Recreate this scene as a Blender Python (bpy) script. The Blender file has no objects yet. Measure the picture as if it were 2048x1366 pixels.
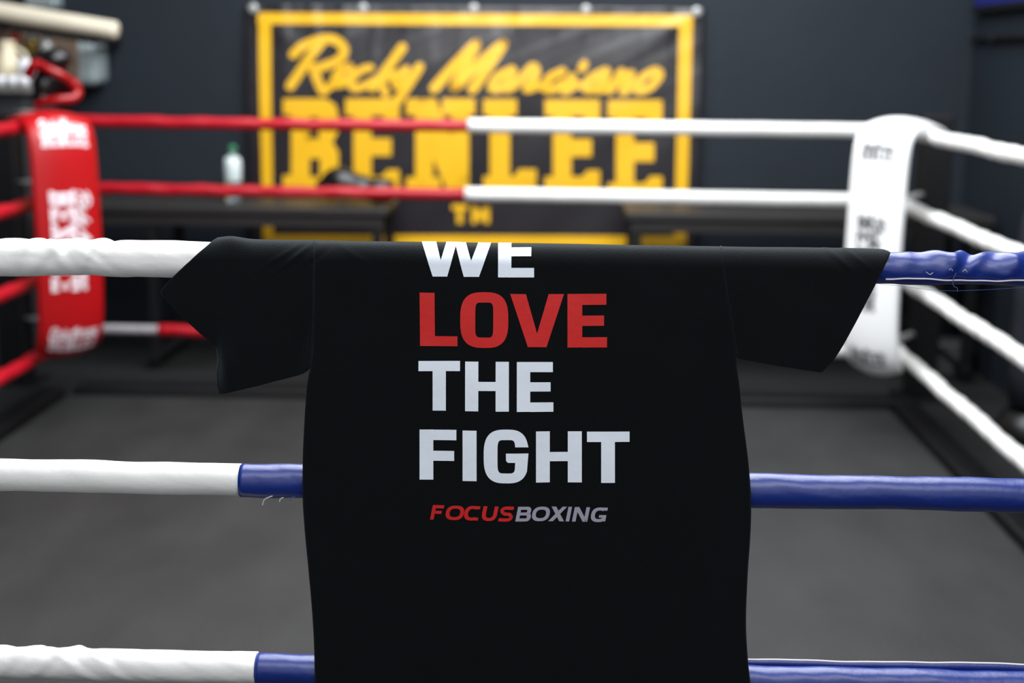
import bpy, bmesh, math, random
from mathutils import Vector, Matrix
from mathutils.geometry import tessellate_polygon

random.seed(7)
SC = bpy.context.scene
COL = SC.collection
R = math.radians

# ------------------------------------------------------------------ camera
FPX, W, H = 2844.0, 2048, 1366
YAW, PITCH, ROLL, CZ = R(1.8), R(11.2), R(0.62), 1.45
fwd = Vector((-math.sin(YAW) * math.cos(PITCH), math.cos(YAW) * math.cos(PITCH), -math.sin(PITCH)))
rt0 = Vector((math.cos(YAW), math.sin(YAW), 0))
up0 = rt0.cross(fwd)
rt = rt0 * math.cos(ROLL) + up0 * math.sin(ROLL)
up = up0 * math.cos(ROLL) - rt0 * math.sin(ROLL)
cam_data = bpy.data.cameras.new('camera')
cam = bpy.data.objects.new('camera', cam_data)
COL.objects.link(cam)
cam_data.sensor_width = 36
cam_data.lens = 50
cam_data.dof.use_dof = True
cam_data.dof.focus_distance = 1.985
cam_data.dof.aperture_fstop = 2.5
cam_data.clip_start = 0.05
m = Matrix.Identity(4)
for i in range(3):
    m[i][0], m[i][1], m[i][2] = rt[i], up[i], -fwd[i]
m[2][3] = CZ
cam.matrix_world = m
SC.camera = cam


def U(px, py, Y):
    """the point of the photograph's pixel at the depth Y in the room"""
    d = fwd + rt * ((px - W / 2) / FPX) - up * ((py - H / 2) / FPX)
    d = d * (Y / d.y)
    return Vector((d.x, d.y, d.z + CZ))


# ------------------------------------------------------------------ light
world = bpy.data.worlds.new('world')
SC.world = world
world.use_nodes = True
wb = world.node_tree.nodes['Background']
wb.inputs[0].default_value = (0.72, 0.80, 0.92, 1)
wb.inputs[1].default_value = 0.22


def area(name, loc, target, sx, sy, power, col=(1, 1, 1)):
    d = bpy.data.lights.new(name, 'AREA')
    d.shape = 'RECTANGLE'
    d.size, d.size_y, d.energy, d.color = sx, sy, power, col
    o = bpy.data.objects.new(name, d)
    COL.objects.link(o)
    o.location = loc
    o.rotation_euler = (Vector(target) - Vector(loc)).to_track_quat('-Z', 'Y').to_euler()
    return o


area('skylight_over_ring', (0.0, 4.15, 3.5), (0.0, 4.15, 0), 3.0, 4.4, 425, (0.95, 0.98, 1))
area('fill_over_viewer', (0.1, 0.1, 3.4), (0.0, 1.9, 0.9), 3.2, 1.5, 85, (0.96, 0.98, 1))  # unseen fill, added overhead to light the shirt front and its print
area('fill_behind_viewer', (0.2, -1.45, 1.9), (0.0, 3.0, 1.0), 4.4, 2.2, 30, (0.97, 0.98, 1))  # added soft frontal fill that brightens the rope fronts and lettering
SC.view_settings.view_transform = 'Standard'
SC.view_settings.look = 'None'
SC.view_settings.exposure = 0.0
SC.view_settings.gamma = 1.0
SC.view_settings.use_curve_mapping = False


# ------------------------------------------------------------------ materials
def lin(c):
    return tuple((v / 255 / 12.92) if v / 255 <= 0.04045 else ((v / 255 + 0.055) / 1.055) ** 2.4 for v in c)


MATS = {}


def mat(name, rgb, rough=0.5, var=0.06, scale=8.0, bump=0.0, bscale=60.0, spec=0.5, metal=0.0, sheen=0.0,
        coat=0.0, trans=0.0, stretch=None, detail=4.0):
    mt = bpy.data.materials.new(name)
    mt.use_nodes = True
    nt = mt.node_tree
    b = nt.nodes['Principled BSDF']
    c = lin(rgb)
    tc = nt.nodes.new('ShaderNodeTexCoord')
    mp = nt.nodes.new('ShaderNodeMapping')
    nt.links.new(tc.outputs['Object'], mp.inputs[0])
    if stretch:
        mp.inputs['Scale'].default_value = stretch
    n = nt.nodes.new('ShaderNodeTexNoise')
    n.inputs['Scale'].default_value = scale
    n.inputs['Detail'].default_value = detail
    nt.links.new(mp.outputs[0], n.inputs['Vector'])
    r = nt.nodes.new('ShaderNodeValToRGB')
    r.color_ramp.elements[0].position = 0.3
    r.color_ramp.elements[1].position = 0.7
    r.color_ramp.elements[0].color = (*[v * (1 - var) for v in c], 1)
    r.color_ramp.elements[1].color = (*[min(1, v * (1 + var)) for v in c], 1)
    nt.links.new(n.outputs[0], r.inputs[0])
    nt.links.new(r.outputs[0], b.inputs['Base Color'])
    b.inputs['Roughness'].default_value = rough
    b.inputs['Specular IOR Level'].default_value = spec
    b.inputs['Metallic'].default_value = metal
    b.inputs['Sheen Weight'].default_value = sheen
    b.inputs['Sheen Tint'].default_value = (0.72, 0.9, 1, 1)
    b.inputs['Coat Weight'].default_value = coat
    b.inputs['Transmission Weight'].default_value = trans
    if bump > 0:
        n2 = nt.nodes.new('ShaderNodeTexNoise')
        n2.inputs['Scale'].default_value = bscale
        n2.inputs['Detail'].default_value = 3
        nt.links.new(mp.outputs[0], n2.inputs['Vector'])
        bp = nt.nodes.new('ShaderNodeBump')
        bp.inputs['Strength'].default_value = bump
        bp.inputs['Distance'].default_value = 0.01
        nt.links.new(n2.outputs[0], bp.inputs['Height'])
        nt.links.new(bp.outputs[0], b.inputs['Normal'])
    MATS[name] = mt
    return mt


mat('wall_paint', (26, 33, 41), 0.6, 0.08, 1.6, 0.15, 14, 0.3)
mat('floor_outer', (27, 27, 28), 0.75, 0.14, 5, 0.2, 60, 0.3)
mat('floor_mat', (34, 34, 34), 0.62, 0.30, 3.2, 0.35, 120, 0.35, stretch=(1.3, 0.6, 1), detail=8)
mat('black_steel', (15, 15, 17), 0.45, 0.1, 10, 0.05, 60, 0.4)
mat('black_wood', (40, 38, 38), 0.5, 0.15, 6, 0.1, 40, 0.4, stretch=(1, 6, 6))
mat('white_vinyl', (226, 225, 222), 0.42, 0.02, 8, 0.06, 110, 0.45)
mat('white_vinyl_pad', (240, 240, 240), 0.38, 0.01, 5, 0.03, 60, 0.45)
mat('blue_vinyl', (16, 40, 116), 0.36, 0.05, 10, 0.05, 90, 0.6)
mat('red_vinyl', (168, 10, 28), 0.40, 0.04, 10, 0.05, 90, 0.4)
mat('red_vinyl_pad', (166, 8, 14), 0.36, 0.03, 5, 0.04, 60, 0.45)
mat('grey_rope', (150, 146, 150), 0.7, 0.15, 40, 0.3, 200, 0.3)
mat('piping', (205, 200, 205), 0.6, 0.03)
mat('thread_pale', (190, 190, 195), 0.7, 0.03)
mat('thread_blue', (60, 85, 150), 0.6, 0.03)
mat('cotton', (5, 7, 9), 0.75, 0.10, 30, 0.25, 700, 0.07, sheen=0.11)
mat('print_white', (222, 229, 238), 0.55, 0.02, 20, 0.05, 90, 0.3)
mat('print_red', (196, 30, 28), 0.5, 0.05, 14, 0.05, 90, 0.35)
mat('print_grey', (152, 150, 164), 0.55, 0.03, 20, 0.05, 90, 0.3)
mat('banner_black', (30, 27, 31), 0.30, 0.08, 3, 0.1, 6, 0.6)
mat('banner_yellow', (230, 176, 22), 0.32, 0.04, 3, 0.1, 6, 0.6)
mat('steel', (176, 176, 174), 0.35, 0.05, 10, metal=0.35)
mat('pad_print_white', (235, 220, 226), 0.45, 0.02)
mat('pad_print_black', (78, 78, 82), 0.45, 0.02)  # black print, its colour lightened to imitate washed-out overexposure
mat('cream', (222, 212, 190), 0.6, 0.05, 6)
mat('grey_plastic', (150, 163, 166), 0.35, 0.04, 4)
mat('dark_grey_panel', (52, 52, 55), 0.5, 0.06, 3)
mat('grey_ledge', (120, 118, 114), 0.5, 0.05, 4)
mat('white_glaze', (226, 226, 232), 0.25, 0.03, 5, coat=0.5)
mat('cream_glaze', (226, 214, 184), 0.35, 0.05, 5)
mat('brass', (150, 128, 70), 0.3, 0.08, 6, metal=0.8)
mat('brown_panel', (120, 100, 84), 0.6, 0.12, 5)
mat('glove_black', (14, 14, 15), 0.32, 0.08, 12, 0.1, 30, 0.5)
mat('glove_red', (150, 8, 14), 0.34, 0.05, 12, 0.1, 30, 0.5)
mat('bottle_clear', (205, 222, 228), 0.08, 0.01, spec=0.5, trans=0.85)
mat('bottle_label', (214, 226, 226), 0.4, 0.03)
mat('cap_green', (22, 110, 72), 0.4, 0.03)
mat('blue_board', (24, 32, 110), 0.5, 0.05)
mat('grey_box', (74, 74, 76), 0.6, 0.05)
mat('bag_dark', (30, 34, 42), 0.45, 0.06)


# ------------------------------------------------------------------ builders
def link_mesh(name, verts, faces, material, parent=None, smooth=True):
    me = bpy.data.meshes.new(name)
    me.from_pydata([tuple(v) for v in verts], [], faces)
    me.validate()
    bm = bmesh.new()
    bm.from_mesh(me)
    bmesh.ops.recalc_face_normals(bm, faces=bm.faces)
    bm.to_mesh(me)
    bm.free()
    if smooth:
        me.polygons.foreach_set('use_smooth', [True] * len(me.polygons))
    me.materials.append(MATS[material] if isinstance(material, str) else material)
    o = bpy.data.objects.new(name, me)
    COL.objects.link(o)
    if parent is not None:
        o.parent = parent
        o.matrix_parent_inverse = parent.matrix_basis.inverted() if False else Matrix.Identity(4)
    return o


def from_bm(name, bm, material, parent=None, smooth=False):
    me = bpy.data.meshes.new(name)
    bmesh.ops.recalc_face_normals(bm, faces=bm.faces)
    bm.to_mesh(me)
    bm.free()
    if smooth:
        me.polygons.foreach_set('use_smooth', [True] * len(me.polygons))
    me.materials.append(MATS[material])
    o = bpy.data.objects.new(name, me)
    COL.objects.link(o)
    o.parent = parent
    return o


def tag(o, label=None, cat=None, group=None, kind=None):
    if label:
        o['label'] = label
    if cat:
        o['category'] = cat
    if group:
        o['group'] = group
    if kind:
        o['kind'] = kind
    return o


def thing(name, label, cat, loc=(0, 0, 0), rz=0.0, group=None):
    o = bpy.data.objects.new(name, None)
    o.empty_display_size = 0.1
    COL.objects.link(o)
    o.location = loc
    o.rotation_euler = (0, 0, rz)
    return tag(o, label, cat, group)


def box_bm(x0, x1, y0, y1, z0, z1, bev=0.004, seg=2):
    bm = bmesh.new()
    bmesh.ops.create_cube(bm, size=1)
    for v in bm.verts:
        v.co = Vector(((x0 + x1) / 2 + v.co.x * (x1 - x0), (y0 + y1) / 2 + v.co.y * (y1 - y0),
                       (z0 + z1) / 2 + v.co.z * (z1 - z0)))
    if bev > 0:
        bmesh.ops.bevel(bm, geom=list(bm.edges), offset=bev, segments=seg, affect='EDGES', profile=0.5)
    return bm


def box(name, x0, x1, y0, y1, z0, z1, material, parent=None, bev=0.004):
    return from_bm(name, box_bm(x0, x1, y0, y1, z0, z1, bev), material, parent)


def bar(name, a, b, w, material, parent=None, bev=0.003):
    """a square bar from a to b"""
    a, b = Vector(a), Vector(b)
    L = (b - a).length
    bm = box_bm(-w / 2, w / 2, -w / 2, w / 2, 0, L, bev)
    q = (b - a).to_track_quat('Z', 'Y').to_matrix().to_4x4()
    bmesh.ops.transform(bm, matrix=Matrix.Translation(a) @ q, verts=bm.verts)
    return from_bm(name, bm, material, parent)


def tube_pts(name, pts, rad, material, parent=None, n=10):
    pts = [Vector(p) for p in pts]
    V, Fc = [], []
    prev = None
    for i, p in enumerate(pts):
        t = (pts[min(i + 1, len(pts) - 1)] - pts[max(i - 1, 0)]).normalized()
        if prev is None:
            ref = Vector((0, 0, 1)) if abs(t.z) < 0.9 else Vector((1, 0, 0))
            a = t.cross(ref).normalized()
        else:
            a = (prev - t * prev.dot(t)).normalized()
        prev = a
        b = t.cross(a)
        r = rad(i / (len(pts) - 1)) if callable(rad) else rad
        for k in range(n):
            th = 2 * math.pi * k / n
            V.append(p + (a * math.cos(th) + b * math.sin(th)) * r)
    for i in range(len(pts) - 1):
        for k in range(n):
            Fc.append((i * n + k, i * n + (k + 1) % n, (i + 1) * n + (k + 1) % n, (i + 1) * n + k))
    Fc.append(tuple(range(n - 1, -1, -1)))
    Fc.append(tuple((len(pts) - 1) * n + k for k in range(n)))
    return link_mesh(name, V, Fc, material, parent)


def lathe(name, prof, material, parent=None, n=24, at=(0, 0, 0)):
    V, Fc = [], []
    at = Vector(at)
    for r, z in prof:
        for k in range(n):
            th = 2 * math.pi * k / n
            V.append(at + Vector((r * math.cos(th), r * math.sin(th), z)))
    for i in range(len(prof) - 1):
        for k in range(n):
            Fc.append((i * n + k, i * n + (k + 1) % n, (i + 1) * n + (k + 1) % n, (i + 1) * n + k))
    Fc.append(tuple(range(n - 1, -1, -1)))
    Fc.append(tuple((len(prof) - 1) * n + k for k in range(n)))
    return link_mesh(name, V, Fc, material, parent)


def hnoise(x, seed=0.0):
    """smooth one-dimensional noise in -1..1"""
    return (math.sin(x * 1.0 + seed) + math.sin(x * 2.17 + seed * 1.7 + 1.3) * 0.6 + math.sin(x * 4.3 + seed * 2.3) * 0.35) / 1.95


def interp(tab, t):
    if t <= tab[0][0]:
        return tab[0][1]
    for (a, va), (b, vb) in zip(tab, tab[1:]):
        if t <= b:
            f = (t - a) / (b - a) if b > a else 0
            return va + (vb - va) * f
    return tab[-1][1]


def sinterp(tab, t):
    """smooth (monotone-ish cubic) interpolation"""
    n = len(tab)
    if t <= tab[0][0]:
        return tab[0][1]
    if t >= tab[-1][0]:
        return tab[-1][1]
    for i in range(n - 1):
        if t <= tab[i + 1][0]:
            break
    x0, y0 = tab[i]
    x1, y1 = tab[i + 1]
    h = x1 - x0
    s = (y1 - y0) / h
    sp = (tab[i][1] - tab[i - 1][1]) / (tab[i][0] - tab[i - 1][0]) if i > 0 else s
    sn = (tab[i + 2][1] - tab[i + 1][1]) / (tab[i + 2][0] - tab[i + 1][0]) if i + 2 < n else s
    m0, m1 = (s + sp) / 2, (s + sn) / 2
    u = (t - x0) / h
    return ((2 * u**3 - 3 * u**2 + 1) * y0 + (u**3 - 2 * u**2 + u) * h * m0
            + (-2 * u**3 + 3 * u**2) * y1 + (u**3 - u**2) * h * m1)


# ---- flat lettering: shapes are lists of (outer polygon, [holes]) in any 2-D frame
def rect(x0, y0, x1, y1):
    return ([(x0, y0), (x1, y0), (x1, y1), (x0, y1)], [])


def sq_arc(cx, cy, rx, ry, a0, a1, n=24, p=2.6):
    out = []
    for i in range(n + 1):
        a = R(a0 + (a1 - a0) * i / n)
        c, s = math.cos(a), math.sin(a)
        out.append((cx + rx * math.copysign(abs(c) ** (2 / p), c), cy + ry * math.copysign(abs(s) ** (2 / p), s)))
    return out


def ring(cx, cy, rx, ry, ix, iy, p=2.6, pi=4.0):
    return (sq_arc(cx, cy, rx, ry, 0, 360, 40, p)[:-1], [sq_arc(cx, cy, ix, iy, 0, 360, 40, pi)[:-1]])


def strokes(lines, w, round_ends=True):
    """thick pen lines: a quad per segment and a disc at each joint"""
    out = []
    for ln in lines:
        for i, ((x0, y0), (x1, y1)) in enumerate(zip(ln, ln[1:])):
            L = math.hypot(x1 - x0, y1 - y0) or 1e-6
            nx, ny = -(y1 - y0) / L * w, (x1 - x0) / L * w
            out.append(([(x0 + nx, y0 + ny), (x1 + nx, y1 + ny), (x1 - nx, y1 - ny), (x0 - nx, y0 - ny)], []))
        for i, (x, y) in enumerate(ln):
            if round_ends or 0 < i < len(ln) - 1:
                out.append((sq_arc(x, y, w, w, 0, 360, 14, 2)[:-1], []))
    return out


def smooth_line(pts, n=5):
    out = []
    P = [pts[0]] + list(pts) + [pts[-1]]
    for i in range(1, len(P) - 2):
        for k in range(n):
            t = k / n
            q = []
            for c in (0, 1):
                a, b, d, e = P[i - 1][c], P[i][c], P[i + 1][c], P[i + 2][c]
                q.append(0.5 * (2 * b + (d - a) * t + (2 * a - 5 * b + 4 * d - e) * t * t + (3 * b - a - 3 * d + e) * t**3))
            out.append(tuple(q))
    out.append(tuple(pts[-1]))
    return out


def print_mesh(name, shapes, fn, L, material, parent, label=None):
    """tessellate 2-D shapes, cut them finer than L and lay them on a surface with fn(x, y)"""
    V, T = [], []
    for outer, holes in shapes:
        loops = [[Vector((x, y, 0)) for x, y in outer]] + [[Vector((x, y, 0)) for x, y in h] for h in holes]
        flat = [p for lp in loops for p in lp]
        base = len(V)
        V += [(p.x, p.y) for p in flat]
        for t in tessellate_polygon(loops):
            T.append(tuple(base + i for i in t))
    bm = bmesh.new()
    bv = [bm.verts.new((x, y, 0)) for x, y in V]
    for t in T:
        if len(set(t)) == 3:
            try:
                bm.faces.new([bv[i] for i in t])
            except ValueError:
                pass
    if L:
        for axis in (0, 1):
            lo = min(v.co[axis] for v in bm.verts)
            hi = max(v.co[axis] for v in bm.verts)
            k = math.floor(lo / L) + 1
            while k * L < hi:
                co = Vector((0, 0, 0))
                co[axis] = k * L
                no = Vector((0, 0, 0))
                no[axis] = 1
                bmesh.ops.bisect_plane(bm, geom=list(bm.verts) + list(bm.edges) + list(bm.faces), plane_co=co, plane_no=no)
                k += 1
    for v in bm.verts:
        v.co = Vector(fn(v.co.x, v.co.y))
    me = bpy.data.meshes.new(name)
    bm.to_mesh(me)
    bm.free()
    me.polygons.foreach_set('use_smooth', [True] * len(me.polygons))
    me.materials.append(MATS[material])
    o = bpy.data.objects.new(name, me)
    COL.objects.link(o)
    o.parent = parent
    if label:
        o['label'] = label
    return o


# ------------------------------------------------------------------ room
WALL_Y, RIGHT_X, LEFT_X = 7.2, 2.02, -3.7
RX0, RX1, RY0, RY1 = -2.06, 1.43, 1.95, 6.0          # the ring's rope square
ROPE_Z = (1.178, 0.878, 0.576, 0.272)

tag(box('floor', LEFT_X, RIGHT_X, -1.5, WALL_Y, -0.1, 0, 'floor_outer', bev=0), 'dark grey rubber gym floor', kind='structure')
tag(box('wall_back', LEFT_X - 0.2, RIGHT_X + 0.2, WALL_Y, WALL_Y + 0.2, -0.1, 3.7, 'wall_paint', bev=0), 'dark slate blue painted back wall', kind='structure')
tag(box('wall_right', RIGHT_X, RIGHT_X + 0.2, -1.5, WALL_Y, -0.1, 3.7, 'wall_paint', bev=0), 'dark slate blue painted side wall', kind='structure')
tag(box('wall_left', LEFT_X - 0.2, LEFT_X, -1.5, WALL_Y, -0.1, 3.7, 'wall_paint', bev=0), 'dark slate blue painted wall beside the red corner', kind='structure')

# ring mat
tag(box('ring_mat', RX0 - 0.02, RX1 - 0.02, 1.2, 5.88, 0.001, 0.02, 'floor_mat', bev=0.006),
    'grey textured rubber mat covering the boxing ring floor', 'mat')
# low base frame of the ring
fr = thing('ring_base_frame', 'low black steel frame on the floor joining the ring posts', 'frame', (0, 0, 0))
box('beam', RX0 - 0.02, RX1 + 0.1, 5.92, 6.04, 0.001, 0.045, 'black_steel', fr, 0.008)
box('beam', RX1 + 0.0, RX1 + 0.11, 2.08, 5.91, 0.001, 0.045, 'black_steel', fr, 0.008)
box('beam', RX0 - 0.16, RX0 - 0.05, 2.08, 5.91, 0.001, 0.045, 'black_steel', fr, 0.008)


# ------------------------------------------------------------------ ring ropes
def rope_cover(name, A, B, rad, disp, material, parent, nseg=60, n=28, cap=True, sag=0.0, wob=0.0, seed=0.0):
    """a vinyl sleeve from A to B; disp(s metres, theta) adds folds to its radius"""
    A, B = Vector(A), Vector(B)
    t = (B - A).normalized()
    L = (B - A).length
    side = t.cross(Vector((0, 0, 1))).normalized()
    upv = side.cross(t)
    V, Fc = [], []
    for i in range(nseg + 1):
        s = L * i / nseg
        c = A + t * s + Vector((0, 0, -sag * 4 * (i / nseg) * (1 - i / nseg)))
        if wob:
            c = c + Vector((0, 0, wob * hnoise(s * 9, seed)))
        for k in range(n):
            th = 2 * math.pi * k / n
            r = rad + (disp(s, th) if disp else 0)
            V.append(c + (side * math.cos(th) + upv * math.sin(th)) * r)
    for i in range(nseg):
        for k in range(n):
            Fc.append((i * n + k, i * n + (k + 1) % n, (i + 1) * n + (k + 1) % n, (i + 1) * n + k))
    if cap:
        Fc.append(tuple(range(n - 1, -1, -1)))
        Fc.append(tuple(nseg * n + k for k in range(n)))
    return link_mesh(name, V, Fc, material, parent)


def ridge(x, c, w):
    d = (x - c) / w
    return math.exp(-d * d)


NEAR_Y = RY0


def near_z(px_y):
    return U(1024, px_y, NEAR_Y).z


Z1, Z2, Z3 = 1.45 - 0.2755, 1.45 - 0.595, 1.45 - 0.884


def xat(px, py):
    return U(px, py, NEAR_Y).x


# --- front top rope
def folds(centres, seed, amp=0.004, base=0.0012):
    def f_(x, th):
        v = base * hnoise(x * 21 + math.sin(th) * 1.2, seed) + base * 0.7 * hnoise(x * 47 + th * 2, seed + 3)
        for c, w, a, tw in centres:
            d = (x - c - tw * (th - math.pi / 2 - (2 * math.pi if th > 1.5 * math.pi else 0)))
            v += a * max(0.0, math.sin(th / 2 + math.pi / 4) if th <= 1.5 * math.pi else math.sin(th / 2 - 0.75 * math.pi)) * (math.exp(-(d / w) ** 2) - 0.8 * math.exp(-((d - 1.7 * w) / w) ** 2))
        return v
    return f_


JX1 = xat(610, 510)
rope1 = thing('ring_rope', 'front top ring rope with crumpled white and blue sleeves carrying the black shirt', 'rope', (0, NEAR_Y, Z1))
X0, X1 = RX0 - 0.07, RX1 + 0.07
pz = lambda p: xat(p, 512) - X0
lf = folds([(pz(74), 0.008, 0.0028, 0.012), (pz(100), 0.008, 0.0020, -0.014), (pz(150), 0.009, 0.0018, 0.024), (pz(206), 0.008, 0.0030, 0.012), (pz(128), 0.007, 0.0014, -0.03),
            (pz(20), 0.018, 0.0018, 0.03), (pz(330), 0.05, 0.0008, 0.01), (pz(-60), 0.02, 0.003, 0.02), (pz(-150), 0.02, 0.003, -0.02)], 1.0, base=0.0006)
def lf2(x, th):
    # the loose sleeve hangs lower underneath
    s = max(0.0, -math.sin(th))
    return lf(x, th) + 0.0028 * s * (0.6 + hnoise(x * 14, 2.0)) + 0.003 * s * min(1, max(0, (JX1 - X0 - x) / 0.1))


rope_cover('white_sleeve', (X0 - 0, 0, 0), (JX1, 0, 0), 0.0235, lf2, 'white_vinyl', rope1, 420, 48)
for o in rope1.children:
    o['label'] = 'crumpled white vinyl sleeve'
pb = lambda p: xat(p, 530) - JX1
bf = folds([(pb(1915), 0.010, 0.0042, 0.012), (pb(1870), 0.013, 0.0026, -0.020), (pb(1962), 0.012, 0.0022, 0.018), (pb(2000), 0.012, 0.0026, -0.016),
            (pb(2040), 0.012, 0.0032, 0.014), (pb(1810), 0.01, 0.0008, 0.004), (pb(2120), 0.012, 0.0032, -0.014), (pb(2220), 0.014, 0.0032, 0.014)], 5.0)
bs = rope_cover('blue_sleeve', (JX1 + 0.002, 0, 0.001), (X1, 0, 0.002), 0.0222, bf, 'blue_vinyl', rope1, 520, 48)
bs['label'] = 'crumpled glossy blue vinyl sleeve'


def piping_line(name, x0, x1, fz, fy, rad, material, parent, n=120):
    pts = []
    for i in range(n + 1):
        x = x0 + (x1 - x0) * i / n
        pts.append((x, fy(x), fz(x)))
    return tube_pts(name, pts, rad, material, parent, 8)


def pipe_z(x):
    return -0.0112 + 0.0016 * hnoise(x * 40, 1.0)


def pipe_y(x):
    return -math.sqrt(max(0, 0.0232 ** 2 - pipe_z(x) ** 2)) - 0.0008


p = piping_line('piping', xat(1765, 545), X1, pipe_z, pipe_y, 0.0011, 'piping', rope1, 220)
p['label'] = 'wavy pale piping along the blue sleeve'


def thread(parent, pts, rad, material, org):
    return tube_pts('loose_thread', [Vector(q) - Vector(org) for q in smooth3(pts)], rad, material, parent, 6)


def smooth3(pts, n=5):
    out = []
    P = [Vector(pts[0])] + [Vector(p) for p in pts] + [Vector(pts[-1])]
    for i in range(1, len(P) - 2):
        for k in range(n):
            t = k / n
            a, b, d, e = P[i - 1], P[i], P[i + 1], P[i + 2]
            out.append(0.5 * (2 * b + (d - a) * t + (2 * a - 5 * b + 4 * d - e) * t * t + (3 * b - a - 3 * d + e) * t**3))
    out.append(Vector(pts[-1]))
    return out


o1 = (0, NEAR_Y, Z1)
yt = NEAR_Y - 0.024
thread(rope1, [U(1912, 546, yt), U(1906, 560, yt), U(1907, 572, yt), U(1914, 576, yt), U(1915, 584, yt)], 0.0005, 'thread_blue', o1)
thread(rope1, [U(1752, 567, yt), U(1800, 572, yt), U(1880, 581, yt), U(1960, 580, yt), U(2060, 574, yt)], 0.00022, 'thread_blue', o1)
thread(rope1, [U(1852, 544, yt), U(1860, 549, yt), U(1866, 545, yt)], 0.0004, 'thread_pale', o1)
thread(rope1, [U(1898, 541, yt), U(1902, 537, yt), U(1905, 542, yt)], 0.0004, 'thread_pale', o1)
thread(rope1, [U(1925, 544, yt), U(1930, 539, yt), U(1934, 545, yt)], 0.0004, 'thread_pale', o1)

# --- front second rope
rope2 = thing('ring_rope', 'front second ring rope, smooth white sleeve meeting blue beside the shirt', 'rope', (0, NEAR_Y, Z2))
JX2 = xat(484, 957)
mf = folds([(xat(190, 950) - X0, 0.05, 0.0008, 0.03), (xat(240, 950) - X0, 0.03, -0.0008, 0.02)], 8.0, base=0.0005)
rope_cover('white_sleeve', (X0, 0, 0), (JX2, 0, 0), 0.0232, mf, 'white_vinyl', rope2, 160, 40)
mb = folds([], 4.0, base=0.0007)
def mb2(x, th):
    s = max(0.0, -math.sin(th))
    return mb(x, th) + 0.0016 * s * (0.8 + hnoise(x * 11, 0.4))


rope_cover('blue_sleeve', (JX2 - 0.001, 0, 0), (X1, 0, 0), 0.0236, mb2, 'blue_vinyl', rope2, 320, 40)
o2 = (0, NEAR_Y, Z2)
thread(rope2, [U(545, 992, yt), U(532, 997, yt), U(527, 1003, yt), U(525, 1011, yt)], 0.0009, 'thread_pale', o2)
thread(rope2, [U(567, 995, yt), U(561, 998, yt), U(559, 1004, yt)], 0.0009, 'thread_pale', o2)
thread(rope2, [U(590, 993, yt), U(583, 996, yt), U(580, 1001, yt)], 0.0006, 'thread_blue', o2)

# --- front third rope
rope3 = thing('ring_rope', 'front third ring rope with twisted white sleeve and blue sleeve with raised flap', 'rope', (0, NEAR_Y, Z3))
JX3 = xat(514, 1338)
tf = folds([(xat(c, 1335) - X0, 0.010, 0.0017, t) for c, t in ((60, 0.02), (105, -0.03), (140, 0.025), (175, -0.028), (-10, 0.03))], 2.0, base=0.0008)
rope_cover('white_sleeve', (X0, 0, 0), (JX3, 0, 0), 0.0238, tf, 'white_vinyl', rope3, 360, 40)
rope_cover('blue_sleeve', (JX3 - 0.001, 0, -0.001), (X1, 0, 0), 0.0230, folds([], 6.0, base=0.0009), 'blue_vinyl', rope3, 260, 40)
# raised flap of the sleeve's seam with piping along its edge
fx0, fx1, N = xat(1470, 1335), X1, 160
V, Fc, edge = [], [], []
for i in range(N + 1):
    x = fx0 + (fx1 - fx0) * i / N
    hgt = 0.0065 + 0.0012 * hnoise(x * 22, 1.0) + 0.003 * interp([(xat(1500, 1335), 0), (xat(2048, 1335), 1)], x)
    y = 0.010
    zb = 0.0195
    for (yy, zz) in ((y - 0.0012, zb), (y + 0.001, zb + hgt), (y + 0.0035, zb + hgt), (y + 0.002, zb - 0.001)):
        V.append((x, yy, zz))
    edge.append((x, y + 0.0022, zb + hgt + 0.0006))
for i in range(N):
    for k in range(4):
        Fc.append((i * 4 + k, i * 4 + (k + 1) % 4, i * 4 + 4 + (k + 1) % 4, i * 4 + 4 + k))
flap = link_mesh('seam_flap', V, Fc, 'blue_vinyl', rope3)
tube_pts('piping', edge, 0.0014, 'piping', flap, 8)

# --- far ropes
FY = RY1
far_joint = [U(936, 256, FY).x, U(930, 392, FY).x, U(930, 530, FY).x, U(930, 685, FY).x]
far_labels = ['back top ring rope, red sleeve meeting white in front of the banner lettering',
              'back second ring rope, red sleeve meeting white level with the table tops',
              'back third ring rope running red to white behind the hanging shirt',
              'back lowest ring rope with a bare grey stretch beside the red corner pad']
FZ = [1.178, 0.893, 0.588, 0.262]
for i in range(4):
    zl = FZ[i] + (0.0, 0.004, 0, 0.024)[i]
    zr = FZ[i] + (0, -0.004, 0, -0.02)[i]
    r = thing('ring_rope', far_labels[i], 'rope', (0, FY, 0))
    A, J, B = Vector((RX0, 0, zl)), Vector((far_joint[i], 0, (zl + zr) / 2)), Vector((RX1, 0, zr))
    fd = folds([(0.35 + 0.2 * q, 0.05, 0.002, 0.03) for q in range(6)], i * 1.7, base=0.0015)
    if i == 3:
        G = Vector((U(318, 660, FY).x, 0, zl))
        rope_cover('bare_rope', A, G, 0.021, None, 'grey_rope', r, 20, 16)
        rope_cover('red_sleeve', G, J, 0.0255, fd, 'red_vinyl', r, 60, 20)
    else:
        rope_cover('red_sleeve', A, J, 0.0250, fd, 'red_vinyl', r, 90, 20, sag=0.004)
    rope_cover('white_sleeve', J, B, 0.0285, folds([], i, base=0.0008), 'white_vinyl', r, 60, 20)

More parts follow.
